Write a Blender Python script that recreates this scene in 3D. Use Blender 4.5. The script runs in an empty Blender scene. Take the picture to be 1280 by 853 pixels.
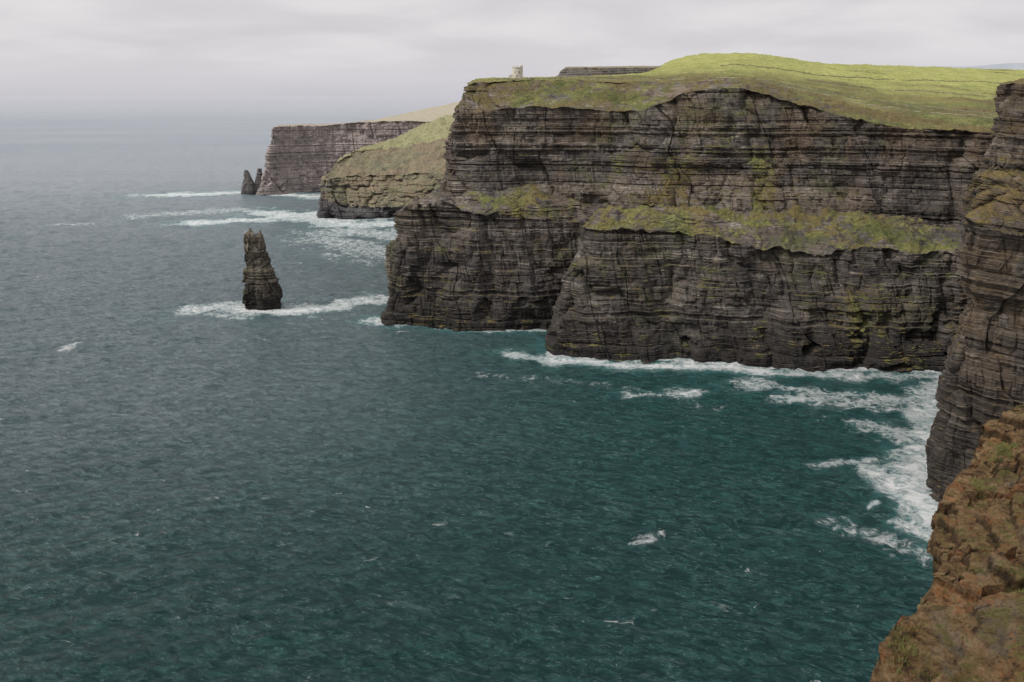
import bpy, math, random
import numpy as np
from mathutils import Vector
random.seed(3)
C = bpy.context.scene.collection
H = 180.0; F = 995.0; TH = math.atan(308/995.0)
ct, st = math.cos(TH), math.sin(TH)

# ---------------------------------------------------------------- positions surveyed from the photograph
def ray(px, py):
    u = (px-640)/F; v = (426.5-py)/F
    return u, ct+st*v, -st+ct*v
def W(px, py, Y):
    dx, dy, dz = ray(px, py); t = Y/dy
    return (dx*t, Y, H+dz*t)
def Z(px, py, z=0.0):
    dx, dy, dz = ray(px, py); t = (z-H)/dz
    return (dx*t, dy*t, z)

# ---------------------------------------------------------------- noise
rs = np.random.RandomState(11)
PERM = rs.permutation(256); VAL = rs.rand(256)*2-1
def vn(x, y, z):
    x, y, z = np.broadcast_arrays(np.asarray(x, float), np.asarray(y, float), np.asarray(z, float))
    xi = np.floor(x).astype(int); yi = np.floor(y).astype(int); zi = np.floor(z).astype(int)
    fx = x-xi; fy = y-yi; fz = z-zi
    fx = fx*fx*(3-2*fx); fy = fy*fy*(3-2*fy); fz = fz*fz*(3-2*fz)
    def h(a, b, c): return VAL[PERM[(PERM[(PERM[a & 255]+b) & 255]+c) & 255]]
    r = 0
    for a in (0, 1):
        wx = fx if a else 1-fx
        for b in (0, 1):
            wy = fy if b else 1-fy
            for c in (0, 1):
                wz = fz if c else 1-fz
                r = r + wx*wy*wz*h(xi+a, yi+b, zi+c)
    return r
def fbm(x, y, z, o=4, g=0.5):
    s = 0; a = 1; n = 0; f = 1
    for i in range(o):
        s = s+a*vn(x*f+i*13.7, y*f+i*7.1, z*f+i*3.3); n += a; a *= g; f *= 2.03
    return s/n
def hsh(a, b):
    return VAL[PERM[(PERM[a.astype(int) & 255]+b.astype(int)) & 255]]
def sstep(a, b, x):
    t = np.clip((x-a)/(b-a), 0, 1); return t*t*(3-2*t)

# ---------------------------------------------------------------- mesh helpers
def grid_mesh(name, P, closed=False, attrs=None, smooth=False):
    nv, nu = P.shape[:2]
    me = bpy.data.meshes.new(name)
    idx = np.arange(nv*nu).reshape(nv, nu)
    if closed:
        i2 = np.concatenate([idx, idx[:, :1]], 1)
    else: i2 = idx
    a = i2[:-1, :-1]; b = i2[:-1, 1:]; c = i2[1:, 1:]; d = i2[1:, :-1]
    q = np.stack([a, b, c, d], -1).reshape(-1, 4)
    me.vertices.add(nv*nu); me.vertices.foreach_set('co', P.reshape(-1).astype(np.float32))
    me.loops.add(q.size); me.loops.foreach_set('vertex_index', q.reshape(-1).astype(np.int32))
    me.polygons.add(len(q)); me.polygons.foreach_set('loop_start', (np.arange(len(q))*4).astype(np.int32))
    try: me.polygons.foreach_set('loop_total', np.full(len(q), 4, np.int32))
    except Exception: pass
    me.update(calc_edges=True)
    me.polygons.foreach_set('use_smooth', np.full(len(q), smooth, bool))
    for k, v in (attrs or {}).items():
        at = me.attributes.new(k, 'FLOAT', 'POINT'); at.data.foreach_set('value', v.reshape(-1).astype(np.float32))
    me.validate(); me.update()
    return me
def link(name, me, mat, parent=None):
    o = bpy.data.objects.new(name, me); C.objects.link(o)
    if mat and not me.materials: me.materials.append(mat)
    if parent: o.parent = parent
    return o
def tag(o, label, cat, group=None, kind=None):
    o['label'] = label; o['category'] = cat
    if group: o['group'] = group
    if kind: o['kind'] = kind
    return o
def catmull(p0, p1, p2, p3, t, k=0.35):
    m1 = (p2-p0)*k; m2 = (p3-p1)*k
    return (2*t**3-3*t**2+1)*p1+(t**3-2*t**2+t)*m1+(-2*t**3+3*t**2)*p2+(t**3-t**2)*m2

def loft(ctrl, nus, nvs, vegs):
    """ctrl[row][col] -> surface grid; nus per column gap, nvs per row gap, vegs[rowgap] (number or list per col)"""
    G = np.array(ctrl, float); R, K, _ = G.shape
    cols = []; cveg = []
    V = np.array([[v]*K if np.isscalar(v) else v for v in vegs], float)
    for c in range(K-1):
        n = nus[c]; last = c == K-2
        for i in range(n+(1 if last else 0)):
            t = i/n
            p0 = G[:, max(c-1, 0)]; p3 = G[:, min(c+2, K-1)]
            cols.append(catmull(p0, G[:, c], G[:, c+1], p3, t))
            cveg.append(V[:, c]*(1-t)+V[:, c+1]*t)
    A = np.array(cols); VA = np.array(cveg)            # nu,R,3
    rows = []; vr = []; seg = []
    for r in range(R-1):
        n = nvs[r]; last = r == R-2
        for i in range(n+(1 if last else 0)):
            t = i/n
            rows.append(A[:, r]*(1-t)+A[:, r+1]*t); vr.append(VA[:, r]); seg.append(np.full(len(A), r))
    return np.array(rows), np.array(vr), np.array(seg)

def normals(P, closed=False):
    if closed:
        du = np.roll(P, -1, 1)-np.roll(P, 1, 1)
    else: du = np.gradient(P, axis=1)
    dv = np.gradient(P, axis=0)
    n = np.cross(du, dv); l = np.linalg.norm(n, axis=2, keepdims=True)+1e-9
    return n/l

def layers(seed, lo, hi, zmax=900, z0=-120):
    r = np.random.RandomState(seed); z = z0; b = []
    while z < zmax:
        z += lo+(hi-lo)*r.rand()**2.2; b.append(z)
    return np.array(b)

def smooth_n(n, k):
    c = np.cumsum(np.concatenate([np.repeat(n[:, :1], k, 1), n, np.repeat(n[:, -1:], k, 1)], 1), 1)
    s = c[:, 2*k:]-c[:, :-2*k]; s = s[:, :n.shape[1]]
    return s/(np.linalg.norm(s, axis=2, keepdims=True)+1e-9)

def rockify(P, seed=1, amp=1.0, size=1.0, flip=1, closed=False, gully=1.0, lay=(.6, 4.4), grass_amp=1.0, rough=None, tilt=0.0, bigamp=1.0):
    N = normals(P, closed)*flip
    Nh = N.copy(); Nh[..., 2] = 0
    steep = np.clip(np.linalg.norm(Nh, axis=2), 0, 1)
    Nd = Nh/(np.linalg.norm(Nh, axis=2, keepdims=True)+1e-6)
    if not closed: Nd = smooth_n(Nd, 10)
    w = sstep(0.25, 0.8, steep)
    x, y, z = P[..., 0]/size, P[..., 1]/size, P[..., 2]/size
    o = seed*31.7
    big = fbm(x/60+o, y/60, z/80, 3)*11*bigamp
    g = 1-np.abs(fbm(x/36+o+z/110, y/36+5, z/90, 3))*5.0; g = np.clip(g, 0, 1)**1.6
    g2 = 1-np.abs(fbm(x/11+o+z/60, y/11+9, z/45, 3))*5.0; g2 = np.clip(g2, 0, 1)**2
    zz = z+fbm(x/150+o, y/150, 0.3, 2)*3+fbm(x/9, y/9, z/6, 2)*0.12+x*tilt
    B = layers(seed, *lay); li = np.searchsorted(B, zz)
    bi = np.clip(li, 1, len(B)-1); top = B[bi]; bot = B[bi-1]; ft = np.clip((zz-bot)/(top-bot), 0, 1)
    rv = VAL[(li*7+seed*3) % 256]
    lo = rv*.9 - np.where(rv < -.55, 1.3, 0) + vn(x/30+o, y/30, li*5.31)*0.6
    B2 = layers(seed+50, 6, 22); l2 = np.searchsorted(B2, zz+vn(x/60, y/60, 2.)*1.0)
    lo2 = VAL[(l2*11+seed*5) % 256]*1.5+vn(x/30+o, y/30, l2*3.3)*0.9
    s = (x*0.87+y*0.49)
    j1 = np.floor(s/2.6+vn(x/9, y/9, li*3.7)*0.9+li*0.37)
    j2 = np.floor(s/7.0+vn(x/20, y/20, l2*3.7)*0.8+l2*0.61)
    sv = s/19+fbm(x/20, y/20, z/40, 2)*.55; j3 = np.floor(sv); f3 = sv-j3
    sv4 = s/5.5+fbm(x/12, y/12, z/50, 2)*.6; j4 = np.floor(sv4)
    blk = hsh(j1+500, li)*0.65+hsh(j2+300, l2)*1.4+hsh(j3+100, j3*0+seed)*2.2+hsh(j4+100, l2+40)*.9
    crack = np.where(f3 < .04, 1-f3/.04, 0)*1.6
    fine = fbm(x/3.0, y/3.0, z/2.0, 3)*.55
    d = (big - g*7.0*gully - g2*1.6*gully + lo + lo2 + blk + fine - crack + (ft-.5)*.8)*amp*size
    cv = np.clip(fbm(x/15+o, y/15, z/11+4, 3)*2.8-.70, 0, 1)*sstep(75, 15, z)
    d = d-cv*9*amp*size
    hv = np.clip(fbm(x/30+o, y/30, z/22+9, 3)*2.6-.65, 0, 1)
    d = d-hv*4.5*amp*size*gully
    Q = P.copy()
    Q += Nd*(d*w)[..., None]
    gr = fbm(x/18+o, y/18, 1.0, 4)*2.2+fbm(x/4.5, y/4.5, 4.0, 3)*1.3
    if rough is not None: gr = gr+rough*(fbm(x/11, y/11, 7., 3)*5.5+fbm(x/2.6, y/2.6, 7., 2)*1.0)
    Q[..., 2] += gr*(1-w)*grass_amp*amp*size*sstep(0, 12*size, P[..., 2])
    return Q

# ---------------------------------------------------------------- materials
def nt(name):
    m = bpy.data.materials.new(name); m.use_nodes = True; t = m.node_tree; t.nodes.clear()
    return m, t
class NB:
    def __init__(s, t): s.t = t
    def n(s, typ, **kw):
        nd = s.t.nodes.new(typ)
        for k, v in kw.items(): setattr(nd, k, v)
        return nd
    def l(s, a, b): s.t.links.new(a, b)
    def setin(s, sock, v):
        if isinstance(v, bpy.types.NodeSocket): s.l(v, sock)
        else: sock.default_value = v
    def math(s, op, a, b=0.0, c=None, clamp=False):
        nd = s.n('ShaderNodeMath', operation=op, use_clamp=clamp)
        s.setin(nd.inputs[0], a); s.setin(nd.inputs[1], b)
        if c is not None: s.setin(nd.inputs[2], c)
        return nd.outputs[0]
    def pos(s): return s.n('ShaderNodeNewGeometry')
    def scale(s, vec, sc):
        nd = s.n('ShaderNodeVectorMath', operation='MULTIPLY'); s.l(vec, nd.inputs[0]); nd.inputs[1].default_value = sc
        return nd.outputs[0]
    def noise(s, vec, scale=1.0, detail=4, rough=0.55, dist=0.0):
        nd = s.n('ShaderNodeTexNoise'); s.l(vec, nd.inputs['Vector']); nd.inputs['Scale'].default_value = scale
        nd.inputs['Detail'].default_value = detail; nd.inputs['Roughness'].default_value = rough; nd.inputs['Distortion'].default_value = dist
        return nd.outputs['Fac']
    def ramp(s, fac, stops, interp='LINEAR'):
        nd = s.n('ShaderNodeValToRGB'); s.l(fac, nd.inputs[0]); nd.color_ramp.interpolation = interp
        e = nd.color_ramp.elements
        while len(e) < len(stops): e.new(0.5)
        for i, (p, c) in enumerate(stops):
            e[i].position = p; e[i].color = (c, c, c, 1) if np.isscalar(c) else (*c, 1)
        return nd.outputs[0]
    def mix(s, f, a, b, mode='MIX'):
        nd = s.n('ShaderNodeMix', data_type='RGBA', blend_type=mode)
        s.setin(nd.inputs[0], f)
        for sock, v in ((nd.inputs[6], a), (nd.inputs[7], b)):
            if isinstance(v, tuple): sock.default_value = (*v[:3], 1)
            else: s.l(v, sock)
        return nd.outputs[2]
    def mr(s, v, a, b, c=0.0, d=1.0):
        nd = s.n('ShaderNodeMapRange'); nd.interpolation_type = 'SMOOTHSTEP'; s.setin(nd.inputs[0], v)
        for i, q in enumerate((a, b, c, d)): nd.inputs[i+1].default_value = q
        return nd.outputs[0]
    def comb(s, a, b_, c):
        nd = s.n('ShaderNodeCombineXYZ')
        for i, v in enumerate((a, b_, c)): s.setin(nd.inputs[i], v)
        return nd.outputs[0]

def rock_mat(name, size=1.0, dark=(.040, .036, .036), mid=(.112, .097, .086), light=(.28, .245, .21), brown=(.155, .108, .068),
             g1=(.085, .098, .030), g2=(.205, .20, .068), g3=(.165, .112, .050), haze=0.0, hazecol=(.34, .34, .37), wet=52.0, wetmax=.82, fleck=1.0, lg=((.235, .26, .072), (.41, .40, .135)), tilt=0.0, spatter=0.0, moss=.5):
    m, t = nt(name); b = NB(t)
    g = b.pos(); P = b.scale(g.outputs['Position'], (1/size,)*3)
    sz = b.n('ShaderNodeSeparateXYZ'); b.l(P, sz.inputs[0])
    X_, Y_ = sz.outputs[0], sz.outputs[1]
    nrm = b.n('ShaderNodeSeparateXYZ'); b.l(g.outputs['Normal'], nrm.inputs[0])
    warp = b.noise(P, 0.010, 3)
    wz = b.math('ADD', sz.outputs[2], b.math('ADD', b.math('MULTIPLY', warp, 5.0), b.math('MULTIPLY', X_, tilt)))
    def band(h, v, det, ro, dist=0.0):
        return b.noise(b.comb(b.math('MULTIPLY', X_, h), b.math('MULTIPLY', Y_, h), b.math('MULTIPLY', wz, v)), 1.0, det, ro, dist)
    st1 = band(.012, .66, 7, .70); st2 = band(.004, .085, 3, .5); st3 = band(.045, 1.7, 5, .7)
    rough = b.noise(P, 0.35, 8, .75)
    lg_ = b.noise(P, 0.045, 5, .6, .3)
    f = b.math('ADD', b.math('MULTIPLY', st1, .45), b.math('ADD', b.math('MULTIPLY', st2, .35), b.math('ADD', b.math('MULTIPLY', rough, .24), b.math('MULTIPLY', lg_, .26))))
    col = b.ramp(f, [(.55, dark), (.66, mid), (.78, light)])
    patch = b.noise(P, 0.03, 5, .6, .5)
    hi = b.mr(sz.outputs[2], 60, 150, .35, 1.0)
    col = b.mix(b.math('MULTIPLY', b.mr(patch, .42, .62), hi), col, b.mix(.6, col, brown))
    bv = b.mr(b.noise(P, .028, 4, .6), .38, .6, .35, 1.0)
    col = b.mix(b.math('MULTIPLY', b.math('MULTIPLY', b.mr(st3, .46, .38), .8), bv), col, tuple(c*.35 for c in dark))
    fl = b.math('MULTIPLY', b.mr(st3, .57, .64), b.mr(b.noise(P, 0.05, 4, .6), .46, .60))
    col = b.mix(b.math('MULTIPLY', fl, .75*fleck), col, (.45, .41, .36))
    stn = b.noise(b.scale(P, (.17, .17, .02)), 1.0, 6, .65)
    col = b.mix(b.math('MULTIPLY', b.mr(stn, .50, .66), .55), col, tuple(c*.5 for c in dark))
    ms = b.math('MULTIPLY', b.mr(b.noise(P, .022, 7, .66), .53, .65), b.mr(nrm.outputs[2], -.25, .35))
    col = b.mix(b.math('MULTIPLY', ms, moss), col, tuple(c*.9 for c in g1))
    wl = b.math('ADD', sz.outputs[2], b.math('MULTIPLY_ADD', b.noise(P, .03, 5, .6), -70.0, 32.))
    col = b.mix(b.mr(wl, wet, wet*.05, 0., wetmax), col, (.018, .0165, .017))
    if spatter:
        col = b.mix(b.math('MULTIPLY', b.mr(rough, .56, .64), b.mr(sz.outputs[2], 30, 80, 0, spatter)), col, (.55, .53, .46))
    at = b.n('ShaderNodeAttribute', attribute_name='veg')
    vnz = b.noise(P, .075, 9, .74)
    mm = b.math('ADD', at.outputs['Fac'], b.math('MULTIPLY_ADD', vnz, 2.6, -1.3))
    mm = b.math('ADD', mm, b.math('MULTIPLY_ADD', nrm.outputs[2], .6, -.25))
    gn = b.noise(P, .05, 7, .7); gn2 = b.noise(P, .5, 6, .75); gn3 = b.noise(P, .02, 6, .62, .6)
    gc = b.mix(b.mr(gn, .36, .64), g1, g2)
    gc = b.mix(b.mr(gn3, .42, .58), gc, b.mix(.75, gc, g3))
    y_at = b.n('ShaderNodeAttribute', attribute_name='lush')
    gc = b.mix(y_at.outputs['Fac'], gc, b.mix(b.mr(gn, .3, .75), *lg))
    gc = b.mix(b.math('MULTIPLY', b.mr(gn2, .60, .40, 0., .6), b.math('MULTIPLY_ADD', y_at.outputs['Fac'], -.6, 1.0)), gc, tuple(c*.35 for c in g1))
    col = b.mix(b.mr(mm, .42, .56), col, gc)
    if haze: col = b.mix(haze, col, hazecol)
    bs = b.n('ShaderNodeBsdfPrincipled'); b.l(col, bs.inputs['Base Color'])
    bs.inputs['Roughness'].default_value = .9; bs.inputs['Specular IOR Level'].default_value = .25
    bh = b.math('ADD', b.math('MULTIPLY', rough, 1.3), b.math('ADD', b.math('MULTIPLY', st3, 1.6), b.math('MULTIPLY', b.noise(P, 1.6, 5, .7), .5)))
    bp = b.n('ShaderNodeBump'); bp.inputs['Strength'].default_value = .8*(1-haze); bp.inputs['Distance'].default_value = .9*size; b.l(bh, bp.inputs['Height'])
    b.l(bp.outputs[0], bs.inputs['Normal'])
    o = b.n('ShaderNodeOutputMaterial'); b.l(bs.outputs[0], o.inputs[0])
    return m

def ledge_mat(name):
    m, t = nt(name); b = NB(t); g = b.pos(); P = g.outputs['Position']
    nr = b.n('ShaderNodeSeparateXYZ'); b.l(g.outputs['Normal'], nr.inputs[0])
    n1 = b.noise(P, .45, 6, .65, .4); n2 = b.noise(P, 1.8, 9, .80, .3); n3 = b.noise(P, 8., 8, .78); n4 = b.noise(P, .6, 6, .65, 1.2)
    lay = b.noise(b.scale(P, (.35, .35, 4.)), 1., 7, .72)
    col = b.ramp(b.math('ADD', b.math('MULTIPLY', n2, .65), b.math('MULTIPLY', lay, .35)), [(.42, (.050, .032, .018)), (.5, (.185, .112, .052)), (.61, (.35, .245, .135))])
    col = b.mix(b.math('MULTIPLY', b.mr(n1, .52, .63), .65), col, b.mix(.6, col, (.22, .195, .15)))
    col = b.mix(b.math('MULTIPLY', b.math('MULTIPLY', b.mr(n4, .52, .62), b.mr(n3, .44, .58)), .7), col, (.31, .105, .032))
    col = b.mix(b.math('MULTIPLY', b.mr(n4, .49, .38), b.mr(n2, .42, .56)), col, (.10, .09, .028))
    col = b.mix(b.mr(n3, .60, .68, 0, .75), col, (.50, .43, .31))
    col = b.mix(b.mr(n3, .45, .35, 0, .9), col, (.028, .019, .012))
    at = b.n('ShaderNodeAttribute', attribute_name='veg').outputs['Fac']
    mm = b.math('MULTIPLY', b.mr(b.math('ADD', at, b.math('MULTIPLY_ADD', n2, 1.4, -.7)), .10, .24), b.mr(nr.outputs[2], .3, .7))
    col = b.mix(b.math('MULTIPLY', mm, .85), col, b.mix(b.mr(n3, .35, .65), (.055, .060, .018), (.185, .165, .05)))
    crack_step = b.n('ShaderNodeAttribute', attribute_name='crack').outputs['Fac']
    col = b.mix(b.mr(crack_step, .1, .9, 0, .75), col, (.024, .016, .010))
    bs = b.n('ShaderNodeBsdfPrincipled'); b.l(col, bs.inputs['Base Color']); bs.inputs['Roughness'].default_value = .92; bs.inputs['Specular IOR Level'].default_value = .2
    bh = b.math('ADD', b.math('MULTIPLY', n2, .34), b.math('ADD', b.math('MULTIPLY', n3, .14), b.math('MULTIPLY', lay, .14)))
    bp = b.n('ShaderNodeBump'); bp.inputs['Distance'].default_value = 1; bp.inputs['Strength'].default_value = 1; b.l(bh, bp.inputs['Height']); b.l(bp.outputs[0], bs.inputs['Normal'])
    o = b.n('ShaderNodeOutputMaterial'); b.l(bs.outputs[0], o.inputs[0]); return m

def simple_mat(name, c1, c2, scale=1.0, rough=.85, bump=.3):
    m, t = nt(name); b = NB(t); g = b.pos()
    n = b.noise(g.outputs['Position'], scale, 6, .65)
    col = b.mix(b.mr(n, .35, .65), c1, c2)
    bs = b.n('ShaderNodeBsdfPrincipled'); b.l(col, bs.inputs['Base Color']); bs.inputs['Roughness'].default_value = rough
    bp = b.n('ShaderNodeBump'); bp.inputs['Strength'].default_value = bump; bp.inputs['Distance'].default_value = .2/scale if scale else .1; b.l(n, bp.inputs['Height']); b.l(bp.outputs[0], bs.inputs['Normal'])
    o = b.n('ShaderNodeOutputMaterial'); b.l(bs.outputs[0], o.inputs[0]); return m

M_main = rock_mat('cliff rock')
M_right = rock_mat('near cliff rock', size=.6, dark=(.036, .031, .028), mid=(.095, .080, .067), light=(.26, .22, .175), g1=(.10, .08, .03), g2=(.20, .155, .058), fleck=.6, wet=150, wetmax=.6, tilt=.10)
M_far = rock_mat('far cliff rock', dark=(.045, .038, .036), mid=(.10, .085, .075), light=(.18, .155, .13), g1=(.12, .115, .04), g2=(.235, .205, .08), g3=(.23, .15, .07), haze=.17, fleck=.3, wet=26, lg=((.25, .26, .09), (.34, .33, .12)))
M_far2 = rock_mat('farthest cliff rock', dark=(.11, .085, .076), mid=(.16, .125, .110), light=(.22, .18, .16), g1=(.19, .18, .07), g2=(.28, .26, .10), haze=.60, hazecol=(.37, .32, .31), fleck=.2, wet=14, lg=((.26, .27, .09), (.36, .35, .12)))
M_stack = rock_mat('stack rock', size=.7, dark=(.045, .040, .034), mid=(.145, .125, .098), light=(.33, .30, .235), brown=(.18, .145, .085), fleck=1.0, wet=52, wetmax=.85, spatter=.6)
M_fg = ledge_mat('foreground rock')

# ---------------------------------------------------------------- main headland
S0 = lambda px, py: Z(px, py, 0)
def under(p, k=6): return (p[0], p[1], -k)
tbl = [  # base, lower top, crest, upper base, upper top, brow, plateau, near skyline, skyline
 ((0, 1150, 0), (10, 1150, 80), (15, 1150, 90), (20, 1150, 100), (30, 1150, 160), (40, 1155, 178), (60, 1165, 183), (80, 1180, 183), (110, 1200, 182)),
 ((-85, 800, 0), (-66, 806, 88), (-60, 808, 92), (-50, 812, 102), (-38, 818, 160), (-20, 830, 184), (-14, 890, 190), (-8, 980, 189), (-4, 1080, 187)),
 (S0(478, 400), W(500, 264, 662), W(512, 259, 676), W(551, 238, 690), W(567, 146, 700), W(584, 108, 730), W(592, 101.5, 800), W(594, 101, 900), W(598, 102, 1000)),
 (S0(545, 408), W(548, 256, 655), W(553, 248, 668), W(566, 240, 680), W(590, 142, 700), W(602, 102, 735), W(607, 99.5, 820), W(610, 99, 950), W(612, 99.5, 1100)),
 (S0(600, 413), W(597, 266, 638), W(602, 252, 652), W(612, 240, 672), W(642, 136, 698), W(652, 101, 740), W(657, 98.3, 850), W(662, 98, 1000), W(668, 99, 1300)),
 (S0(650, 413), W(652, 272, 640), W(655, 246, 660), W(668, 234, 678), W(702, 136, 694), W(712, 101, 742), W(714, 98, 850), W(718, 97, 1000), W(722, 98, 1300)),
 ((52, 618, 0), W(722, 278, 644), W(730, 270, 652), W(742, 258, 662), W(772, 140, 692), W(790, 103, 738), W(795, 96, 860), W(800, 93, 1100), W(805, 92, 1400)),
 ((34, 585, 0), W(728, 284, 606), W(735, 272, 632), W(755, 268, 652), W(800, 138, 690), W(815, 103, 735), W(820, 95, 870), W(826, 85, 1150), W(830, 80, 1400)),
 (S0(688, 444), W(732, 284, 582), W(745, 264, 610), W(772, 268, 646), W(830, 128, 685), W(845, 103, 722), W(852, 93, 870), W(856, 78, 1200), W(858, 70, 1400)),
 (S0(752, 448), W(765, 288, 572), W(782, 260, 600), W(802, 268, 640), W(862, 114, 680), W(872, 100, 712), W(880, 92, 870), W(888, 73, 1200), W(892, 67, 1400)),
 (S0(860, 452), W(862, 296, 565), W(850, 259, 594), W(875, 264, 632), W(930, 110, 672), W(935, 101, 705), W(940, 94, 870), W(948, 71, 1200), W(952, 68, 1400)),
 (S0(1000, 460), W(985, 314, 553), W(948, 288, 588), W(965, 266, 620), W(1000, 130, 660), W(1008, 118, 700), W(1012, 106, 860), W(1022, 84, 1200), W(1028, 79, 1450)),
 (S0(1100, 462), W(1100, 314, 550), W(1088, 274, 588), W(1090, 266, 616), W(1110, 158, 640), W(1118, 142, 690), W(1120, 118, 850), W(1130, 92, 1200), W(1138, 83, 1500)),
 (S0(1190, 463), W(1200, 316, 545), W(1195, 302, 576), W(1205, 288, 602), W(1242, 166, 620), W(1245, 152, 670), W(1245, 125, 850), W(1252, 97, 1200), W(1262, 87, 1500)),
 ((380, 505, 0), (390, 520, 95), (400, 560, 102), (410, 580, 108), (430, 590, 153), (450, 650, 158), (560, 850, 168), (800, 1200, 195), (1050, 1500, 220)),
]
ctrl = [[under(c[0]) for c in tbl]]
for r in range(9): ctrl.append([c[r] for c in tbl])
ctrl.append([(c[8][0]*1.2, c[8][1]*1.25, c[8][2]-70) for c in tbl])
nus = [40, 90, 100, 95, 95, 100, 65, 75, 140, 190, 240, 180, 170, 60]
nvs = [8, 240, 50, 30, 220, 50, 45, 50, 25, 8]
vegs = [0, [.0, .0, .0, .0, .0, .0, .0, .0, .0, .0, .0, .0, .02, .04, .1],
        [0, 0, .05, .0, .16, .44, -.08, .18, .32, .36, .32, .10, .36, .26, .3],
        [0, 0, .05, -.05, .12, .36, -.08, .0, .10, .22, .44, .40, .36, .2, .1],
        [-.1, -.1, -.05, -.08, -.06, -.06, -.05, .0, .04, .08, .12, .06, -.04, -.14, -.1],
        [.45, .45, .32, .32, .34, .36, .34, .30, .22, .2, .22, .32, .5, .65, .7],
        [.65, .65, .6, .65, .65, .7, .65, .65, .65, .75, .75, .75, .8, .85, .85], 1.2, 1.2, 1.2]
P, V, Sg = loft(ctrl, nus, nvs, vegs)
x, y, z = P[..., 0], P[..., 1], P[..., 2]
V = V+np.where(Sg == 4, np.clip(fbm(x/22, y/22, z/60, 3)*1.4+.02, 0, .5)*(1-sstep(115, 155, z))*sstep(50, 100, x)*(1-sstep(200, 270, x)), 0)
V = V+np.where(Sg == 1, .5*np.exp(-((x-245)/26)**2-((z-35)/16)**2), 0)
Q = rockify(P, 2, .9, rough=np.where((Sg == 2) | (Sg == 3), 1.5, np.where(Sg == 5, .5, 0.)))
lush = sstep(-.1, .35, fbm(x/60, y/90, 2., 3)*.8+.15+sstep(760, 1050, y)*.4)*(Sg >= 6)
lush = lush*np.where(Sg == 6, .55, 1)*(0.6+0.4*sstep(820, 1100, y))
lush = lush+np.where((Sg == 2) | (Sg == 3), .14*sstep(.0, .4, fbm(x/25, y/25, 6., 2)), 0)
cliff = link('headland_cliff', grid_mesh('headland', Q, attrs={'veg': V, 'lush': lush}), M_main); tag(cliff, 'huge dark layered cliff headland with two tiers and green grass top', 'cliff', kind='structure')

# ---------------------------------------------------------------- right hand cliff
tip = [under(Z(1163, 627)), Z(1163, 627), W(1180, 520, 335), W(1205, 388, 338), W(1201, 276, 336), W(1212, 243, 342), W(1231, 207, 352), W(1247, 160, 358), W(1257, 105, 360), W(1281, 98, 385), W(1291, 98, 430)]
offs = [(170, 170), (85, 85), (16, 26), (0, 0), (8, -9), (18, -16), (34, -22), (75, -38), (160, -60)]
ctrl = []
for i, p in enumerate(tip):
    k = 0 if i < 9 else (8 if i == 9 else 30)
    row = []
    for j, (dx, dy) in enumerate(offs):
        lz = (0, 0, 0, 0, -2, -5, -8, -10, -12)[j] if 4 <= i < 7 else 0
        row.append((p[0]+dx+(k if j > 2 else 0), p[1]+dy, p[2]+lz))
    ctrl.append(row)
P, V, Sg = loft(ctrl, [30, 50, 70, 100, 110, 100, 40, 30], [6, 160, 180, 150, 50, 80, 70, 80, 25, 20], [0, -.05, -.05, .05, .34, .38, .2, .05, .9, 1])
Q = rockify(P, 5, .8, size=.6, gully=1.2, tilt=.10, lay=(.7, 6.0), rough=np.where((Sg == 4) | (Sg == 5), .6, 0))
o = link('near_cliff', grid_mesh('right_cliff', Q, attrs={'veg': V, 'lush': V*0}), M_right); tag(o, 'steep layered cliff wall at the right edge with a brown grassy ledge', 'cliff', kind='structure')

# ---------------------------------------------------------------- far headlands
def far_land(name, tb, nus, nvs, vegs, mat, seed, label, size=1.0, amp=.8, ly=0.0, rough=0., gully=1.):
    ctrl = [[under(c[0]) for c in tb]]+[[c[r] for c in tb] for r in range(len(tb[0]))]
    P, V, Sg = loft(ctrl, nus, nvs, vegs)
    Q = rockify(P, seed, amp, size=size, rough=np.full(V.shape, rough), gully=gully)
    me = grid_mesh(name, Q, attrs={'veg': V, 'lush': np.where(V > .95, ly, 0.)})
    o = link(name, me, mat); tag(o, label, 'cliff', kind='structure'); return o
tb = [((-450, 1750, 0), (-445, 1760, 50), (-440, 1770, 118), (-435, 1790, 120), (-430, 1850, 80)),
      (S0(322, 243), W(334, 205, 1530), W(342, 160, 1545), W(346, 157, 1620), W(350, 165, 1700)),
      (S0(350, 243), W(352, 205, 1540), W(356, 158, 1550), W(362, 156, 1660), W(368, 160, 1800)),
      (S0(400, 240), W(402, 200, 1570), W(408, 157, 1585), W(418, 154.5, 1720), W(430, 158, 1900)),
      (S0(450, 239), W(452, 200, 1580), W(455, 153, 1595), W(468, 150, 1760), W(490, 152, 2000)),
      (S0(520, 240), W(500, 190, 1590), W(498, 152, 1600), W(520, 139, 1850), W(540, 136, 2200)),
      (S0(620, 240), W(600, 190, 1600), W(600, 152, 1610), W(590, 124, 1950), W(620, 124, 2300))]
far_land('distant_headland', tb, [30, 60, 90, 90, 90, 60], [4, 60, 70, 40, 20], [0, 0.0, 0.0, [.3, .2, .3, .4, .9, 1.2, 1.2], 1.2], M_far2, 8, 'flat topped brown cliff far across the water behind the green slope', ly=.8, amp=.8)
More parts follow.
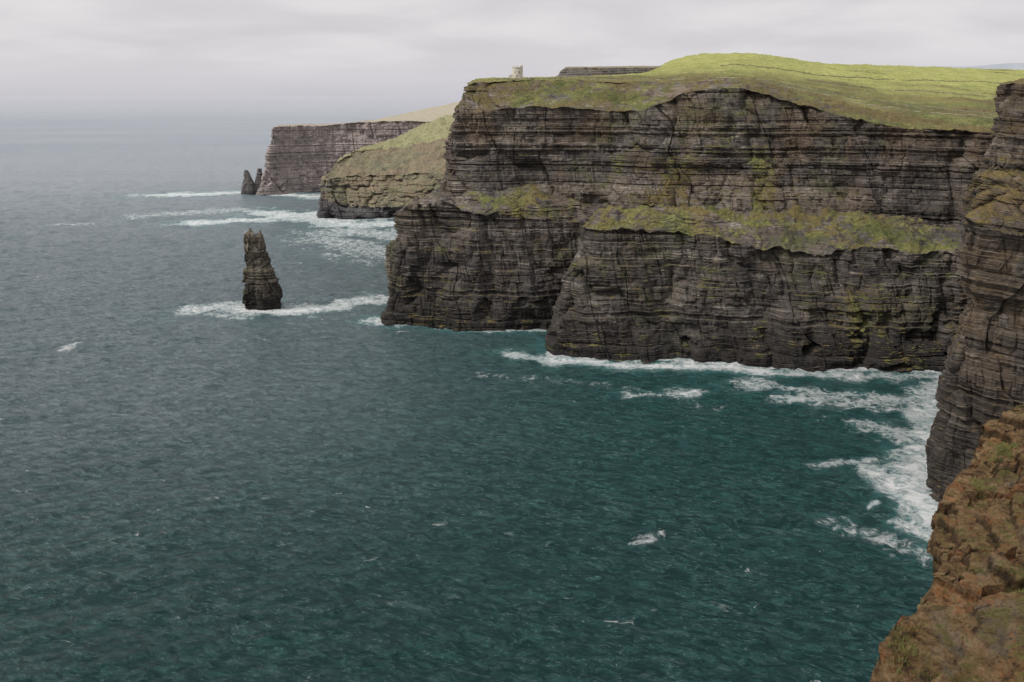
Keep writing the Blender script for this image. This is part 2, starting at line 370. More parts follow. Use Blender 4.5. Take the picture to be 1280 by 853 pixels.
tb = [((-265, 1420, 0), (-262, 1420, 30), (-255, 1420, 60), (-245, 1430, 85), (-235, 1440, 88), (-220, 1500, 60)),
      (S0(396, 272), W(398, 244, 1222), W(402, 226, 1245), W(420, 203, 1290), W(432, 198, 1350), W(440, 205, 1450)),
      (S0(430, 275), W(430, 257, 1213), W(433, 221, 1255), W(441, 191, 1325), W(456, 186, 1400), W(470, 188, 1500)),
      (S0(470, 274), W(470, 259, 1216), W(476, 220, 1270), W(484, 186, 1360), W(500, 173, 1450), W(505, 168, 1560)),
      (S0(505, 272), W(507, 258, 1218), W(512, 218, 1275), W(525, 180, 1380), W(532, 160, 1500), W(540, 150, 1640)),
      (S0(560, 272), W(560, 258, 1218), W(562, 218, 1275), W(565, 172, 1390), W(575, 150, 1550), W(580, 142, 1680)),
      (S0(640, 272), W(640, 258, 1218), W(640, 218, 1275), W(640, 165, 1400), W(640, 148, 1560), W(650, 140, 1700))]
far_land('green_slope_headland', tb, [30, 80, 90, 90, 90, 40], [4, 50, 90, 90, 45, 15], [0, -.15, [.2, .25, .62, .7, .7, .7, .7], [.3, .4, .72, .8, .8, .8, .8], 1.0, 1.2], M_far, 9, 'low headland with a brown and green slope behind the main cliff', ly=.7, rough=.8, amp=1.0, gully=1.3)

tb = [(W(690, 98, 1240), W(697, 94, 1245), W(704, 91, 1260), W(712, 96, 1330)),
      (W(705, 98, 1220), W(706, 86, 1226), W(708, 84, 1260), W(714, 93, 1380)),
      (W(740, 97, 1200), W(741, 85, 1206), W(742, 83.5, 1260), W(744, 92, 1400)),
      (W(780, 97, 1200), W(781, 85, 1206), W(782, 83, 1260), W(784, 90, 1400)),
      (W(815, 96, 1210), W(816, 85, 1216), W(818, 82.5, 1260), W(820, 88, 1400)),
      (W(850, 95, 1260), W(850, 84, 1270), W(850, 82, 1300), W(852, 86, 1400))]
ctrl = [[c[r] for c in tb] for r in range(4)]
P, V, Sg = loft(ctrl, [20, 50, 60, 50, 40], [30, 14, 14], [.05, .9, 1]); Q = rockify(P, 12, .35, size=.8)
o = link('rock_ridge', grid_mesh('rock_ridge', Q, attrs={'veg': V, 'lush': V*0}), M_far); tag(o, 'low dark rock ridge on the skyline right of the tower', 'ridge', kind='structure')
hp = []
for i in range(121):
    px = 1080+i*6
    h = 2.5+5*np.exp(-((px-1260)/55)**2)+1.2*math.sin(px*.05)+6*np.exp(-((px-1560)/120)**2)
    hp.append(W(px, 87-h, 6300))
top = np.array(hp); bot = top.copy(); bot[:, 2] = 0; bot[:, 1] -= 500; bk = top.copy(); bk[:, 1] += 800; bk[:, 2] -= 60
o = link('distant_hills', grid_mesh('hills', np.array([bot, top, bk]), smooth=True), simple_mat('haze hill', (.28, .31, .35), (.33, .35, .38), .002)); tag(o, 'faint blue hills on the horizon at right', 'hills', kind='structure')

# ---------------------------------------------------------------- sea stacks
def stack(name, base, prof, mat, seed, label, cat, size=.35, amp=.8, nu=240, nv=260, jag=0.0, gully=.5, ruggy=0.0):
    """prof: list (z, centre dx, half width x, half depth y)"""
    zs = np.array([p[0] for p in prof]); zz = np.linspace(zs[0], zs[-1], nv)
    cx = np.interp(zz, zs, [p[1] for p in prof]); rx = np.interp(zz, zs, [p[2] for p in prof]); ry = np.interp(zz, zs, [p[3] for p in prof])
    a = np.linspace(0, 2*math.pi, nu, endpoint=False)
    ca = np.sign(np.cos(a))*np.abs(np.cos(a))**.6; sa = np.sign(np.sin(a))*np.abs(np.sin(a))**.6
    P = np.zeros((nv, nu, 3))
    P[..., 0] = base[0]+cx[:, None]+rx[:, None]*ca; P[..., 1] = base[1]+ry[:, None]*sa; P[..., 2] = zz[:, None]
    if ruggy:   # break the ring into angular buttresses
        sec = np.floor(a/(2*math.pi)*9+.3*np.sin(a*3))[None]; lv = np.floor(P[..., 2]/9+.4*np.sin(a*2)[None])
        k = 1+ruggy*hsh(sec+lv*0+17, lv+5)
        P[..., 0] = base[0]+cx[:, None]+(P[..., 0]-base[0]-cx[:, None])*k; P[..., 1] = base[1]+(P[..., 1]-base[1])*k
    Q = rockify(P, seed, amp, size=size, closed=True, gully=gully, bigamp=.35)
    cap = Q[-1].mean(0); rings = [Q]
    for k in (.85, .7, .55, .4, .25, .1, .01):
        r = cap+(Q[-1]-cap)*k; r = r.copy(); r[:, 2] += (1-k)*1.0*size*2+fbm(r[:, 0]/1.2, r[:, 1]/1.2, 3., 3)*2.5*size*2; rings.append(r[None])
    Q = np.concatenate(rings, 0)
    if jag:
        hx = Q[..., 0]-base[0]; hy = Q[..., 1]-base[1]
        cut = fbm(hx/2.8+2.3, hy/5., 1.7, 2)*1.6-.35*np.exp(-((hx+.2)/1.6)**2)
        Q[..., 2] += np.clip(np.round(cut*3)/3, -1.2, .6)*jag*sstep(zs[-1]*.78, zs[-1], Q[..., 2])
    Q[..., :2] -= np.array(base[:2])
    me = grid_mesh(name, Q, closed=True, attrs={'veg': np.full(Q.shape[:2], -.15)+.35*sstep(zs[-1]*.6, zs[-1], Q[..., 2]), 'lush': np.zeros(Q.shape[:2])})
    o = link(name, me, mat); o.location = (base[0], base[1], 0); tag(o, label, cat); return o
b0 = Z(328, 384)
stack('sea_stack', b0, [(-5, 0, 16.4, 13), (0, 0, 15.8, 12), (4, 0, 14.6, 12), (10, .5, 15.0, 12), (22, .2, 14.4, 11), (25, .8, 14.4, 10), (27, .2, 12.6, 9), (34, -.2, 12.2, 9), (36, -.6, 10.6, 8), (48, -1.2, 10.0, 7), (50, -1.6, 8.8, 6.5), (58, -1.6, 8.6, 6), (65, -2.2, 7.6, 5)],
      M_stack, 21, 'tall lone rock stack rising from white foam in open water', 'sea stack', size=.42, amp=.85, jag=6.5, gully=.8, ruggy=.09)
b1 = Z(311, 243)
stack('sea_stack', b1, [(-4, 0, 15, 14), (0, 0, 13, 13), (20, 1, 10, 10), (32, 0, 6, 6), (44, -1, 2.5, 3)], M_far, 22, 'small pointed dark rock at the far left foot of the distant cliff', 'sea stack', size=.45, amp=.7, nu=90, nv=90)
b2 = Z(325, 242)
stack('sea_stack', (b2[0], b2[1]-6), [(-4, 0, 17, 14), (0, 0, 15, 13), (14, 1, 11, 10), (28, 3, 7, 6), (46, 5, 2.5, 3)], M_far, 23, 'pointed dark rock leaning against the corner of the distant cliff', 'sea stack', size=.45, amp=.7, nu=90, nv=90)
pz = W(487, 332, 662)
stack('rock_pinnacle', (pz[0], pz[1]), [(pz[2]-30, 6, 7, 7), (pz[2], 1, 4.5, 4.5), (pz[2]+8, -.5, 3.2, 3.2), (pz[2]+14, -1.2, 1.8, 1.8), (pz[2]+17, -1.4, .8, .9)], M_stack, 24, 'slim rock pinnacle on the left flank of the main headland', 'rock', size=.25, amp=.7, nu=60, nv=80)

# ---------------------------------------------------------------- foreground ledge
E = [Z(1420, 420, 167), Z(1330, 468, 165), Z(1279, 498, 164), Z(1246, 515, 163.5), Z(1229, 532, 163.1), Z(1219, 560, 162.7), Z(1192, 594, 162.3), Z(1169, 632, 162), Z(1172, 668, 162.1), Z(1196, 696, 162.3), Z(1172, 722, 162.1), Z(1151, 748, 162), Z(1146, 772, 161.8), Z(1104, 797, 161.6), Z(1094, 822, 161.4), Z(1086, 856, 161.2), Z(1074, 930, 160.8), Z(1035, 1050, 160.5)]
def off(p, dx, dz, dy=0): return (p[0]+dx, p[1]+dy, p[2]+dz)
ctrl = [[off(p, 14, -p[2]-6) for p in E], [off(p, 10, -60) for p in E], [off(p, 6, -22) for p in E], [off(p, 2.2, -5) for p in E], [off(p, .35, -1.3) for p in E], [off(p, .02, -.35) for p in E],
        [off(p, .25, .03) for p in E], [off(p, 1.6, .30) for p in E], [off(p, 4.5, 1.5) for p in E], [off(p, 9, 4.2) for p in E], [off(p, 22, 11) for p in E], [off(p, 60, 20) for p in E]]
P, V, Sg = loft(ctrl, [30, 60, 50, 50, 50, 60, 70, 70, 60, 60, 60, 50, 70, 60, 60, 70, 40], [10, 14, 24, 40, 36, 30, 60, 140, 90, 30, 10], [0, 0, 0, .0, .0, .0, .03, .08, .16, .3, .4])
x, y, z = P[..., 0], P[..., 1], P[..., 2]
m = sstep(140, 158, z)
Q = P.copy()
wx = fbm(x/2.6, y/2.6, z/2.6, 3)
lz_ = np.floor(z/.33+wx*.6)
Q[..., 0] += (fbm(x/1.6, y/1.6, z/1.6, 4)*.35+hsh(lz_+60, lz_*0+3)*.2+hsh(np.floor(y/1.1+wx)+60, lz_)*.22+fbm(x/.3, y/.3, z/.12, 2)*.08)*m*np.where(Sg <= 6, 1, .4)
xa = x*.80+y*.60+wx*1.3; ya = -x*.60+y*.80+fbm(x/1.9+4, y/1.9, 2., 3)*1.4
def cells(su, sv, sd):
    r = np.floor(ya/sv); off_ = hsh(r+sd, r*0+sd)*.5; q = xa/su+off_; c = np.floor(q)
    h = hsh(c+sd, r+sd*3); tx = hsh(c+sd+11, r+5); ty = hsh(c+sd+29, r+9)
    fu = q-c-.5; fv = ya/sv-r-.5
    return h, tx*fu+ty*fv
h1, t1 = cells(3.2, 4.6, 20); h2, t2 = cells(.9, 1.5, 70)
sel = sstep(-.0, .3, vn(x/1.6, y/1.6, 12.))
field = z+fbm(x/3.4, y/3.4, 1., 2)*.9+fbm(x/1.1, y/1.1, 4., 5, .6)*.22+h1*.24+t1*.25+(h2*.07+t2*.06)*sel
stp = .50; fz = field/stp+fbm(x/5, y/5, 1., 2)*.4+fbm(x/.6, y/.6, 3., 3)*.22; k = np.floor(fz); fr = fz-k
terr = field+(sstep(.84, .98, fr)-fr)*stp
mixv = sstep(-.4, .2, vn(x/2.2, y/2.2, 8.))
cr = np.clip(1-np.abs(fbm(x/1.9+7, y/1.9, 2., 5))*16, 0, 1)**1.5*sstep(-.1, .4, vn(x/1.9, y/1.9, 31.))
crack_step = np.clip(cr+sstep(.78, .86, fr)*(1-sstep(.90, .97, fr))*.8*mixv, 0, 1)  # cracks plus a darker band along each step riser
hz = field*(1-mixv*.9)+terr*mixv*.9+fbm(x/.24, y/.24, 5., 4, .6)*.13-cr*.14
Q[..., 2] = np.where(m > .01, np.where(Sg >= 4, z+(hz-z)*m, z), Q[..., 2])
ledge = link('foreground_ledge', grid_mesh('ledge', Q, attrs={'veg': V+.18*fbm(x/1.5, y/1.5, 2., 3), 'crack': crack_step}), M_fg); tag(ledge, 'ochre brown broken rock ledge in the bottom right corner', 'rock ledge', kind='structure')

# ---------------------------------------------------------------- ray casts for placing things
bpy.context.view_layer.update()
def drop(o, x, y):
    ok, p, n, i = o.ray_cast(Vector((x, y, 900)), Vector((0, 0, -1)))
    return (p.z, n) if ok else (None, None)

vs, fs = [], []
rnd = random.Random(5)
def tuft(x, y, z, s, nb):
    for q in range(nb):
        a = rnd.uniform(0, 6.28); r = rnd.uniform(0, .10)*s*3; hx, hy = x+math.cos(a)*r, y+math.sin(a)*r
        L = rnd.uniform(.10, .28)*s; le = rnd.uniform(.2, .9)*L; b = rnd.uniform(0, 6.28); w = .009*s
        px_, py_ = -math.sin(b)*w, math.cos(b)*w
        i = len(vs)
        vs.extend([(hx-px_, hy-py_, z-.03), (hx+px_, hy+py_, z-.03), (hx+math.cos(b)*le*.4+px_*.7, hy+math.sin(b)*le*.4+py_*.7, z+L*.65), (hx+math.cos(b)*le*.4-px_*.7, hy+math.sin(b)*le*.4-py_*.7, z+L*.65), (hx+math.cos(b)*le, hy+math.sin(b)*le, z+L*.85)])
        fs.extend([(i, i+1, i+2, i+3), (i+3, i+2, i+4)])
spots = [Z(1132, 806, 162.2), Z(1258, 535, 164.), Z(1268, 515, 164.6), Z(1235, 575, 163.6), Z(1278, 715, 164)]
for sp in spots:
    for q in range(34):
        x_, y_ = sp[0]+rnd.gauss(0, .25), sp[1]+rnd.gauss(0, .3)
        z_, n_ = drop(ledge, x_, y_)
        if z_ and n_.z > .3: tuft(x_, y_, z_, rnd.uniform(.5, .9), 24)
for q in range(900):
    x_, y_ = rnd.uniform(12, 34), rnd.uniform(20, 42)
    if float(vn(x_/1.7, y_/1.7, 9.)) < .1: continue
    z_, n_ = drop(ledge, x_, y_)
    if z_ and n_.z > .5 and z_ > 158: tuft(x_, y_, z_, rnd.uniform(.3, .7), 12)
me = bpy.data.meshes.new('ledge_grass'); me.from_pydata(vs, [], fs); me.update()
o = link('ledge_grass', me, simple_mat('ledge grass', (.07, .10, .02), (.22, .19, .06), 1.5)); tag(o, 'short green and straw grass tufts on the brown ledge', 'grass', kind='stuff')

# ---------------------------------------------------------------- plateau features
M_wall = simple_mat('field wall stone', (.14, .13, .08), (.28, .26, .18), .8)
M_path = simple_mat('gravel path', (.30, .27, .22), (.42, .39, .33), .5)
def line_world(pts, Ys, n):
    pp = np.array([W(a, b_, Y) for (a, b_), Y in zip(pts, Ys)])[:, :2]
    t = np.linspace(0, len(pp)-1, n); return np.stack([np.interp(t, range(len(pp)), pp[:, 0]), np.interp(t, range(len(pp)), pp[:, 1])], 1)
def strip(name, pts, Ys, n, half, h, mat, jitter=.0):
    L = line_world(pts, Ys, n); rows = []
    tdir = np.gradient(L, axis=0); tdir /= np.linalg.norm(tdir, axis=1, keepdims=True); nn = np.stack([-tdir[:, 1], tdir[:, 0]], 1)
    prof = [(-half, -1), (-half*.85, h), (half*.85, h), (half, -1)]
    z0 = []
    for p in L:
        z_, _ = drop(cliff, p[0], p[1]); z0.append(z_ if z_ is not None else (z0[-1] if z0 else 185))
    z0 = np.array(z0)
    for s_, hh in prof:
        q = L+nn*s_; hj = hh+(np.random.RandomState(4).rand(n)-.5)*jitter if hh > 0 else hh
        rows.append(np.stack([q[:, 0], q[:, 1], z0+hj], 1))
    return link(name, grid_mesh(name, np.array(rows)), mat)
for pts, Ys, n, lab in (
    ([(655, 99), (712, 98.5), (790, 97), (850, 96)], [820, 815, 810, 800], 200, 'low stone wall running right from the tower along the clifftop'),
    ([(940, 99), (1010, 108), (1120, 127), (1180, 137), (1245, 146)], [760, 760, 760, 740, 720], 300, 'long low stone wall crossing the grass just above the right part of the cliff'),
    ([(1010, 100), (1090, 110), (1180, 114), (1262, 124)], [900, 900, 890, 870], 260, 'field wall across the middle of the green slope at right'),
    ([(900, 92), (1000, 93), (1120, 100), (1260, 104)], [1000, 1010, 1060, 1080], 300, 'thin field wall high up on the green plateau below the skyline')):
    o = strip('stone_wall', pts, Ys, n, .5, .9, M_wall, .8); tag(o, lab, 'wall')
o = strip('path', [(600, 101), (650, 100), (712, 99.8), (790, 99), (850, 99.5), (935, 99), (1010, 112), (1120, 132), (1245, 149)], [790, 800, 795, 790, 770, 740, 735, 725, 700], 500, 1.2, .22, M_path, .02)
tag(o, 'pale gravel cliff edge path', 'path', kind='structure')

def box(vs, fs, x0, x1, y0, y1, z0, z1, tx=0, ty=0):
    i = len(vs); vs += [(x0, y0, z0), (x1, y0, z0), (x1, y1, z0), (x0, y1, z0), (x0+tx, y0+ty, z1), (x1-tx, y0+ty, z1), (x1-tx, y1-ty, z1), (x0+tx, y1-ty, z1)]
    fs += [(i, i+3, i+2, i+1), (i+4, i+5, i+6, i+7), (i, i+1, i+5, i+4), (i+1, i+2, i+6, i+5), (i+2, i+3, i+7, i+6), (i+3, i, i+4, i+7)]
def mk(name, vs, fs, mat, parent):
    me = bpy.data.meshes.new(name); me.from_pydata(vs, [], fs); me.update(); return link(name, me, mat, parent)
tp = W(646.5, 98.3, 850); tz, _ = drop(cliff, tp[0], tp[1]); tz = tz or tp[2]
M_tw = simple_mat('tower stone', (.40, .37, .31), (.60, .56, .48), .7); M_dk = simple_mat('dark opening', (.02, .02, .02), (.04, .04, .04), 1)
tw = bpy.data.objects.new('stone_tower', None); C.objects.link(tw); tw.location = (tp[0], tp[1], tz-.3); tag(tw, 'pale stone lookout tower with battlements on the clifftop', 'tower')
def prism(n, r0, r1, z0, z1, cx=0, cy=0):
    vs = []
    for r, z in ((r0, z0), (r1, z1)):
        for k in range(n): a = 2*math.pi*(k+.5)/n; vs.append((cx+r*math.cos(a), cy+r*math.sin(a), z))
    fs = [(k, (k+1) % n, n+(k+1) % n, n+k) for k in range(n)]+[tuple(range(n))[::-1], tuple(range(n, 2*n))]
    return vs, fs
v_, f_ = prism(16, 5.6, 4.7, 0, 10.5); mk('wall', v_, f_, M_tw, tw)
v_, f_ = prism(16, 5.0, 5.1, 10.5, 11.3); pa = mk('parapet', v_, f_, M_tw, tw)
for k in range(8):
    a = math.pi*2*k/8; vv, ff = [], []; box(vv, ff, -.6, .6, -.3, .3, 11.3, 12.5)
    vv = [(p[0]*-math.sin(a)+p[1]*math.cos(a)+4.7*math.cos(a), p[0]*math.cos(a)+p[1]*math.sin(a)+4.7*math.sin(a), p[2]) for p in vv]
    mk('merlon', vv, ff, M_tw, pa)
v_, f_ = prism(12, 1.6, 1.5, 0, 13.4, 4.2, 1.5); mk('turret', v_, f_, M_tw, tw)
vv, ff = [], []; box(vv, ff, -8.5, -3.5, -2.5, 2.5, 0, 4.2, .2, .2); mk('side_building', vv, ff, M_tw, tw)
for wx_, wz_ in ((-2, 6.3), (1.8, 6.3), (-.3, 2.6)):
    vv, ff = [], []; yy = -math.sqrt(max(0, (5.45-.085*wz_)**2-wx_**2)); box(vv, ff, wx_-.45, wx_+.45, yy-.12, yy+.5, wz_-.9, wz_+.9); mk('window', vv, ff, M_dk, tw)

def person_mesh():
    me = bpy.data.meshes.new('person')
    v = [(0, 0, .95), (0, 0, 1.2), (0, 0, 1.42), (0, 0, 1.53), (0, .01, 1.66), (.1, 0, .9), (.12, .12, .5), (.12, .04, .06), (-.1, 0, .9), (-.12, -.12, .5), (-.12, -.22, .08), (.2, 0, 1.4), (.25, -.06, 1.12), (.24, .06, .88), (-.2, 0, 1.4), (-.25, .06, 1.12), (-.24, .16, .9)]
    e = [(0, 1), (1, 2), (2, 3), (3, 4), (0, 5), (5, 6), (6, 7), (0, 8), (8, 9), (9, 10), (2, 11), (11, 12), (12, 13), (2, 14), (14, 15), (15, 16)]
    r = [.15, .16, .17, .07, .12, .1, .075, .05, .1, .075, .05, .08, .05, .04, .08, .05, .04]
    me.from_pydata(v, e, []); me.update(); o = bpy.data.objects.new('tmp', me); C.objects.link(o)
    o.modifiers.new('s', 'SKIN')
    for i, q in enumerate(r): me.skin_vertices[0].data[i].radius = (q, q)
    me.skin_vertices[0].data[0].use_root = True
    o.modifiers.new('u', 'SUBSURF').levels = 1
    dg = bpy.context.evaluated_depsgraph_get(); m2 = bpy.data.meshes.new_from_object(o.evaluated_get(dg)); bpy.data.objects.remove(o); return m2
pm = person_mesh(); pm.materials.append(simple_mat('dark clothing', (.03, .03, .04), (.06, .05, .05), 3))
for i in range(22):
    px = [604, 611, 618, 622, 631, 637, 659, 664, 672, 679, 688, 694, 701, 709, 720, 731, 748, 765, 790, 812, 835, 858][i]
    Y = 792+rnd.uniform(-4, 8); p = W(px, 99, Y); z_, _ = drop(cliff, p[0], p[1])
    if z_ is None: continue
    o = bpy.data.objects.new('person', pm); C.objects.link(o); o.location = (p[0], p[1], z_+.1); o.rotation_euler = (0, 0, rnd.uniform(0, 6.28)); o.scale = (1.1, 1.1, 1.1)
    tag(o, 'tiny walker in dark clothes on the clifftop path near the pale tower', 'person', group='walkers on the clifftop path')

# ---------------------------------------------------------------- sea
ys = np.concatenate([np.geomspace(90, 1750, 800), np.geomspace(1760, 120000, 80)]); ys = np.concatenate([[-600, -100, 40], ys])
ss = np.linspace(-1, 1, 900)
X = ss[None]*(np.abs(ys[:, None])*.80+60); X[0] *= 2; Yg = np.repeat(ys[:, None], len(ss), 1)
wv = np.clip(1-(Yg-1500)/2000, 0, 1)
zw = (fbm(X/26+Yg/60, Yg/13-X/40, 2., 2)*1.4+fbm(X/8+Yg/30, Yg/4.5-X/20, 4., 2)*.85)*wv*(Yg > 50)
P = np.stack([X, Yg, zw], -1)
foam = np.zeros_like(X); aer = np.zeros_like(X)
wj = fbm(X/14, Yg/14, 1., 3); wj2 = fbm(X/40, Yg/40, 6., 2)
def seg_dist(pts):
    best = np.full(X.shape, 1e9)
    for a, b_ in zip(pts[:-1], pts[1:]):
        ax, ay = a[:2]; bx, by = b_[:2]; dx, dy = bx-ax, by-ay; t = np.clip(((X-ax)*dx+(Yg-ay)*dy)/(dx*dx+dy*dy+1e-9), 0, 1)
        best = np.minimum(best, np.hypot(X-ax-t*dx, Yg-ay-t*dy))
    return best
def addf(pxs, r, s=1.0, world=False, halo=2.0, ha=.85):
    global foam, aer
    pts = pxs if world else [Z(*p) for p in pxs]
    d = seg_dist(pts)/(r*(1+wj*.9+wj2*.6))
    foam = np.maximum(foam, s*np.exp(-d*d*1.0)); aer = np.maximum(aer, ha*s*np.exp(-(d/halo)**2))
addf([(243, 386), (300, 383), (345, 389), (400, 386), (440, 377), (480, 376)], 18, .84, ha=.6)
addf([(300, 386), (330, 390), (380, 389), (430, 383)], 14, 1.08, ha=.6)
addf([(474, 399), (500, 404), (545, 405)], 9, 1.15)
addf([(545, 405), (600, 414), (690, 413)], 5, .85)
addf([(635, 444), (690, 450), (730, 452)], 10, .82)
addf([(690, 449), (760, 455), (850, 459), (920, 459), (960, 464)], 8, 1.08, halo=2.6)
addf([(960, 464), (1060, 470), (1180, 470)], 9, .68, halo=2.6)
addf([(790, 493), (840, 492), (872, 491)], 8, .52)
addf([(850, 492), (868, 490)], 3, .9)
addf([(975, 500), (1060, 492), (1120, 500)], 8, .64)
addf([(940, 478), (1080, 505), (1165, 505)], 15, .55, halo=2.6)
addf([(1175, 478), (1155, 510), (1172, 540)], 12, .86)
addf([(1085, 585), (1115, 605), (1150, 640)], 9, .88)
addf([(1168, 545), (1155, 600), (1165, 655)], 13, 1.12)
addf([(1020, 580), (1090, 575)], 6, .56)
addf([(1085, 635), (1095, 628)], 3, .7)
addf([(1130, 655), (1165, 668)], 8, .80)
addf([(1090, 530), (1170, 560)], 17, .62)
addf([(1040, 650), (1150, 690)], 10, .42)
addf([(785, 680), (825, 668)], 4, .50, ha=.3)
addf([(800, 678), (815, 675)], 1.5, .85, ha=.2)
addf([(80, 437), (95, 428)], 5, .62, ha=.3)
addf([(545, 655), (556, 653)], 1.5, .6, ha=.2)
addf([(600, 470), (760, 480), (900, 510)], 9, .22)
addf([(190, 244), (260, 243), (310, 240), (390, 246)], 28, .95)
addf([(240, 279), (330, 274), (400, 266), (395, 274)], 26, .95)
addf([(330, 266), (395, 272), (440, 282), (500, 280)], 34, .9)
addf([(440, 290), (500, 292)], 60, .58)
addf([(400, 300), (490, 318)], 60, .45)
addf([(170, 270), (300, 262)], 34, .45)
addf([(60, 282), (110, 280)], 12, .38)
shA = [c[0] for c in tbl_main] if 'tbl_main' in globals() else [c[0] for c in tbl[1:] if c[0][2] == 0]
addf([S0(478, 400), S0(545, 408), S0(600, 413), S0(650, 413), (52, 618, 0), (34, 585, 0), S0(688, 444), S0(752, 448), S0(860, 452), S0(1000, 460), S0(1100, 462), S0(1190, 463), (380, 505, 0)], 4.5, .95, True, halo=4)
addf([S0(396, 272), S0(430, 275), S0(470, 274), S0(505, 272)], 9, .9, True)
addf([(p[0]+dx, p[1]+dy) for (dx, dy) in offs for p in [Z(1163, 627)]], 5, 1.0, True)
calm = np.exp(-((X-110)/230)**2-((Yg-470)/150)**2)
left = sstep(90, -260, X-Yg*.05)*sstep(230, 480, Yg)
me = grid_mesh('sea', P, attrs={'foam': foam, 'aer': aer, 'calm': calm, 'lee': left}, smooth=True)
m, t = nt('sea water'); b = NB(t); g = b.pos(); Pn = g.outputs['Position']
sx = b.n('ShaderNodeSeparateXYZ'); b.l(Pn, sx.inputs[0]); yy_ = sx.outputs[1]
A_ = lambda nme: b.n('ShaderNodeAttribute', attribute_name=nme).outputs['Fac']
af, aa, ac, al = A_('foam'), A_('aer'), A_('calm'), A_('lee')
rot = b.n('ShaderNodeVectorRotate', rotation_type='Z_AXIS'); b.l(Pn, rot.inputs['Vector']); rot.inputs['Angle'].default_value = .35
R = rot.outputs[0]
w1 = b.noise(b.scale(R, (.035, .085, 1)), 1, 4, .6, .6)
w2 = b.noise(b.scale(R, (.13, .30, 1)), 1, 6, .7, .9)
w3 = b.noise(b.scale(R, (.55, 1.15, 1)), 1, 6, .78, .6)
big = b.noise(b.scale(Pn, (.004, .007, 1)), 1, 4, .55, .8)
gust = b.noise(b.scale(Pn, (.009, .02, 1)), 1, 4, .6, 1.2)
near_haze = b.mr(yy_, 350, 2000)
col = b.mix(b.mr(w2, .38, .64), (.008, .036, .037), (.034, .105, .100))
col = b.mix(b.mr(w3, .50, .34, 0, .6), col, (.003, .017, .019))  # dark ripple troughs, reflection contrast painted into the colour
col = b.mix(b.mr(big, .35, .65, 0, .45), col, (.010, .036, .041))
col = b.mix(b.math('MULTIPLY', ac, .6), col, b.mix(b.mr(w2, .36, .66), (.003, .032, .034), (.012, .090, .083)))
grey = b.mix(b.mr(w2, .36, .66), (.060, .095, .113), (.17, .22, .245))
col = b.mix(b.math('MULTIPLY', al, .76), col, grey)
col = b.mix(b.mr(near_haze, 0, 1, 0, .85), col, b.mix(b.mr(w1, .35, .65), (.115, .16, .185), (.19, .24, .268)))  # start of the distance haze, painted as a paler water colour
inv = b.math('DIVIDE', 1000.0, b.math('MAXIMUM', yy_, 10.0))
mid_haze = b.mr(inv, 1.0, .20); horizon_haze = b.mr(inv, .20, .0)  # haze masks by distance; the haze is painted into the sea colour
col = b.mix(b.math('MULTIPLY', mid_haze, .95), col, b.mix(b.mr(b.noise(b.scale(Pn, (.0008, .0024, 1)), 1, 4, .6), .35, .65), (.20, .235, .275), (.245, .275, .31)))
col = b.mix(horizon_haze, col, (.325, .335, .375))
sparkle = b.math('MULTIPLY', b.mr(w3, .55, .64), b.mr(w2, .44, .58))
sparkle = b.math('MULTIPLY', sparkle, b.mr(gust, .35, .62, .3, 1.2))
col = b.mix(b.math('MULTIPLY', sparkle, b.math('MULTIPLY_ADD', al, .25, .42)), col, (.40, .47, .48))  # pale sparkle on the ripple crests, painted into the water colour
s1 = b.noise(b.scale(R, (.02, .35, 1)), 1, 6, .7, .5)
col = b.mix(b.math('MULTIPLY', b.mr(s1, .56, .72), b.mr(gust, .4, .6, .08, .26)), col, (.32, .38, .39))
col = b.mix(b.math('MULTIPLY', b.mr(aa, .08, .95), b.mr(w2, .3, .62, .25, .75)), col, (.075, .225, .22))
fn1 = b.noise(Pn, .13, 10, .74, 1.1)
nw = b.n('ShaderNodeTexNoise'); b.l(Pn, nw.inputs['Vector']); nw.inputs['Scale'].default_value = .12; nw.inputs['Detail'].default_value = 4
vad = b.n('ShaderNodeVectorMath', operation='MULTIPLY_ADD'); b.l(nw.outputs['Color'], vad.inputs[0]); vad.inputs[1].default_value = (11, 11, 0); b.l(Pn, vad.inputs[2])
def lacef(sc, wd):
    vo = b.n('ShaderNodeTexVoronoi', feature='DISTANCE_TO_EDGE'); b.l(b.scale(vad.outputs[0], (1, 1, 0)), vo.inputs['Vector']); vo.inputs['Scale'].default_value = sc
    return b.mr(vo.outputs[0], 0, wd, 1, 0)
lace = b.math('MAXIMUM', lacef(.13, .20), b.math('MULTIPLY', lacef(.33, .25), .8))
core = b.mr(b.math('ADD', b.math('MULTIPLY', af, .74), b.math('MULTIPLY_ADD', fn1, 2.3, -1.15)), .42, .80)
thin = b.math('MULTIPLY', b.mr(b.math('ADD', b.math('MULTIPLY', af, .8), b.math('MULTIPLY_ADD', fn1, 1.8, -.9)), .14, .52), b.math('MULTIPLY_ADD', lace, .85, .15))
shorefoam = b.math('MULTIPLY', b.math('MAXIMUM', core, b.math('MULTIPLY', thin, .75)), b.mr(af, .04, .25))
c1n = b.noise(b.scale(R, (.055, .12, 1)), 1, 7, .72, .7); c2n = b.noise(b.scale(Pn, (.012, .012, 1)), 1, 2)
caps = b.math('MULTIPLY', b.mr(c1n, .635, .70), b.mr(c2n, .38, .56))
caps = b.math('MULTIPLY', caps, b.mr(ac, .5, .1, .2, .75))
ff_ = b.math('MAXIMUM', shorefoam, caps)
col = b.mix(ff_, col, b.mix(b.mr(fn1, .35, .65), (.58, .65, .66), (.80, .81, .81)))
bs = b.n('ShaderNodeBsdfPrincipled'); b.l(col, bs.inputs['Base Color']); bs.inputs['IOR'].default_value = 1.33
b.l(b.math('ADD', b.mr(ff_, 0, 1, .10, .85), b.mr(yy_, 300, 3000, 0, .25)), bs.inputs['Roughness'])
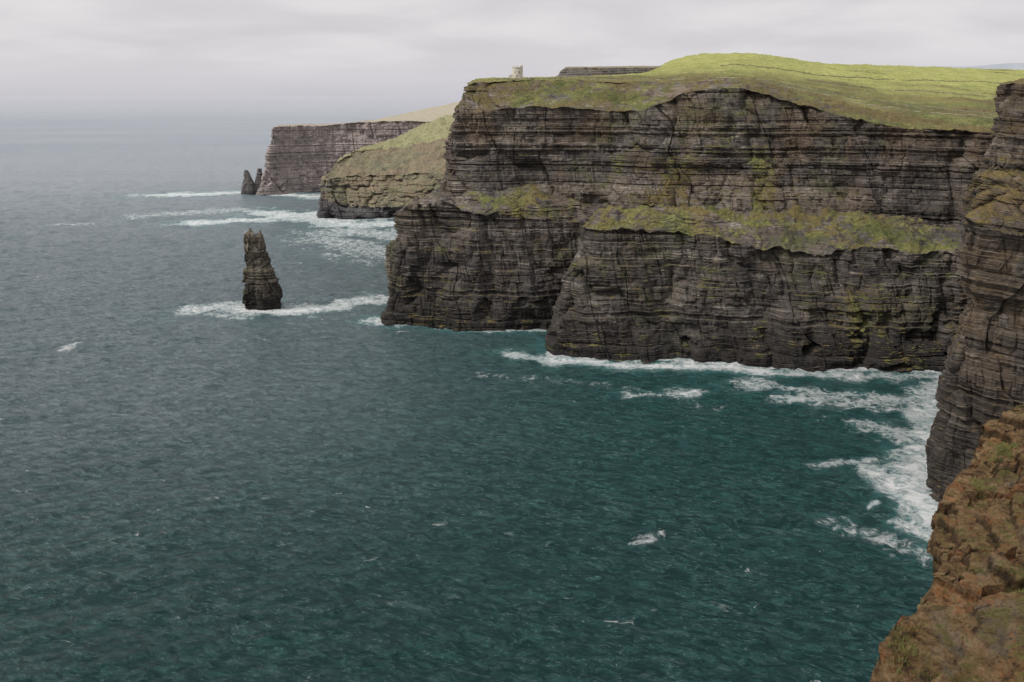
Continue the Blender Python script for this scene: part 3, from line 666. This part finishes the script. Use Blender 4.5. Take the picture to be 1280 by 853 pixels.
b.l(b.mr(yy_, 2500, 20000, .5, .1), bs.inputs['Specular IOR Level'])
hh = b.math('ADD', b.math('MULTIPLY', w1, 3.4), b.math('ADD', b.math('MULTIPLY', w2, 3.6), b.math('MULTIPLY', w3, 1.7)))
bp = b.n('ShaderNodeBump'); bp.inputs['Strength'].default_value = 1; bp.inputs['Distance'].default_value = 1.0; b.l(hh, bp.inputs['Height']); b.l(bp.outputs[0], bs.inputs['Normal'])
ou = b.n('ShaderNodeOutputMaterial'); b.l(bs.outputs[0], ou.inputs[0])
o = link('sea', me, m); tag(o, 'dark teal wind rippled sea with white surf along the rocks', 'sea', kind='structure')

# ---------------------------------------------------------------- sky, sun, camera
w = bpy.data.worlds.new('World'); bpy.context.scene.world = w; w.use_nodes = True; t = w.node_tree; t.nodes.clear(); b = NB(t)
sky = b.n('ShaderNodeTexSky', sky_type='NISHITA', sun_disc=False, sun_elevation=math.radians(50), sun_rotation=math.radians(255))
tc = b.n('ShaderNodeTexCoord'); sp = b.n('ShaderNodeSeparateXYZ'); b.l(tc.outputs['Generated'], sp.inputs[0])
zc = b.math('MAXIMUM', sp.outputs[2], .0)
den = b.math('ADD', zc, .16)
cvv = b.comb(b.math('DIVIDE', sp.outputs[0], den), b.math('DIVIDE', sp.outputs[1], den), 0.0)
cn = b.noise(b.scale(cvv, (.9, 1.1, 1)), 1.0, 6, .5, .3)
base = b.ramp(zc, [(0, (.60, .59, .635)), (.04, (.725, .705, .73)), (.13, (.76, .735, .745)), (.4, (.93, .91, .92)), (1, (1.18, 1.16, 1.16))])
cl = b.mix(b.mr(cn, .34, .66), (.89, .885, .90), (1.06, 1.055, 1.045))
fin = b.mix(b.mr(zc, .01, .06, .2, 1.), base, b.mix(1., base, cl, 'MULTIPLY'))
skc = b.mix(1.0, sky.outputs[0], (.08, .08, .08), 'MULTIPLY')
fin = b.mix(.95, skc, fin)
bg = b.n('ShaderNodeBackground'); b.l(fin, bg.inputs[0]); bg.inputs[1].default_value = 1.0
wo = b.n('ShaderNodeOutputWorld'); b.l(bg.outputs[0], wo.inputs[0])
sl = bpy.data.lights.new('sun', 'SUN'); sl.energy = 2.7; sl.angle = math.radians(11); sl.color = (1, .95, .88)
so = bpy.data.objects.new('sun', sl); C.objects.link(so)
d = Vector((-.74, -.26, .90)); so.rotation_euler = d.to_track_quat('Z', 'Y').to_euler()
cam = bpy.data.cameras.new('camera'); co = bpy.data.objects.new('camera', cam); C.objects.link(co)
cam.sensor_width = 36; cam.lens = 36*F/1280; cam.clip_start = .5; cam.clip_end = 300000
co.location = (0, 0, H); co.rotation_euler = (math.pi/2-TH, 0, 0)
sc = bpy.context.scene; sc.camera = co
sc.view_settings.view_transform = 'Standard'; sc.view_settings.look = 'None'; sc.view_settings.exposure = 0
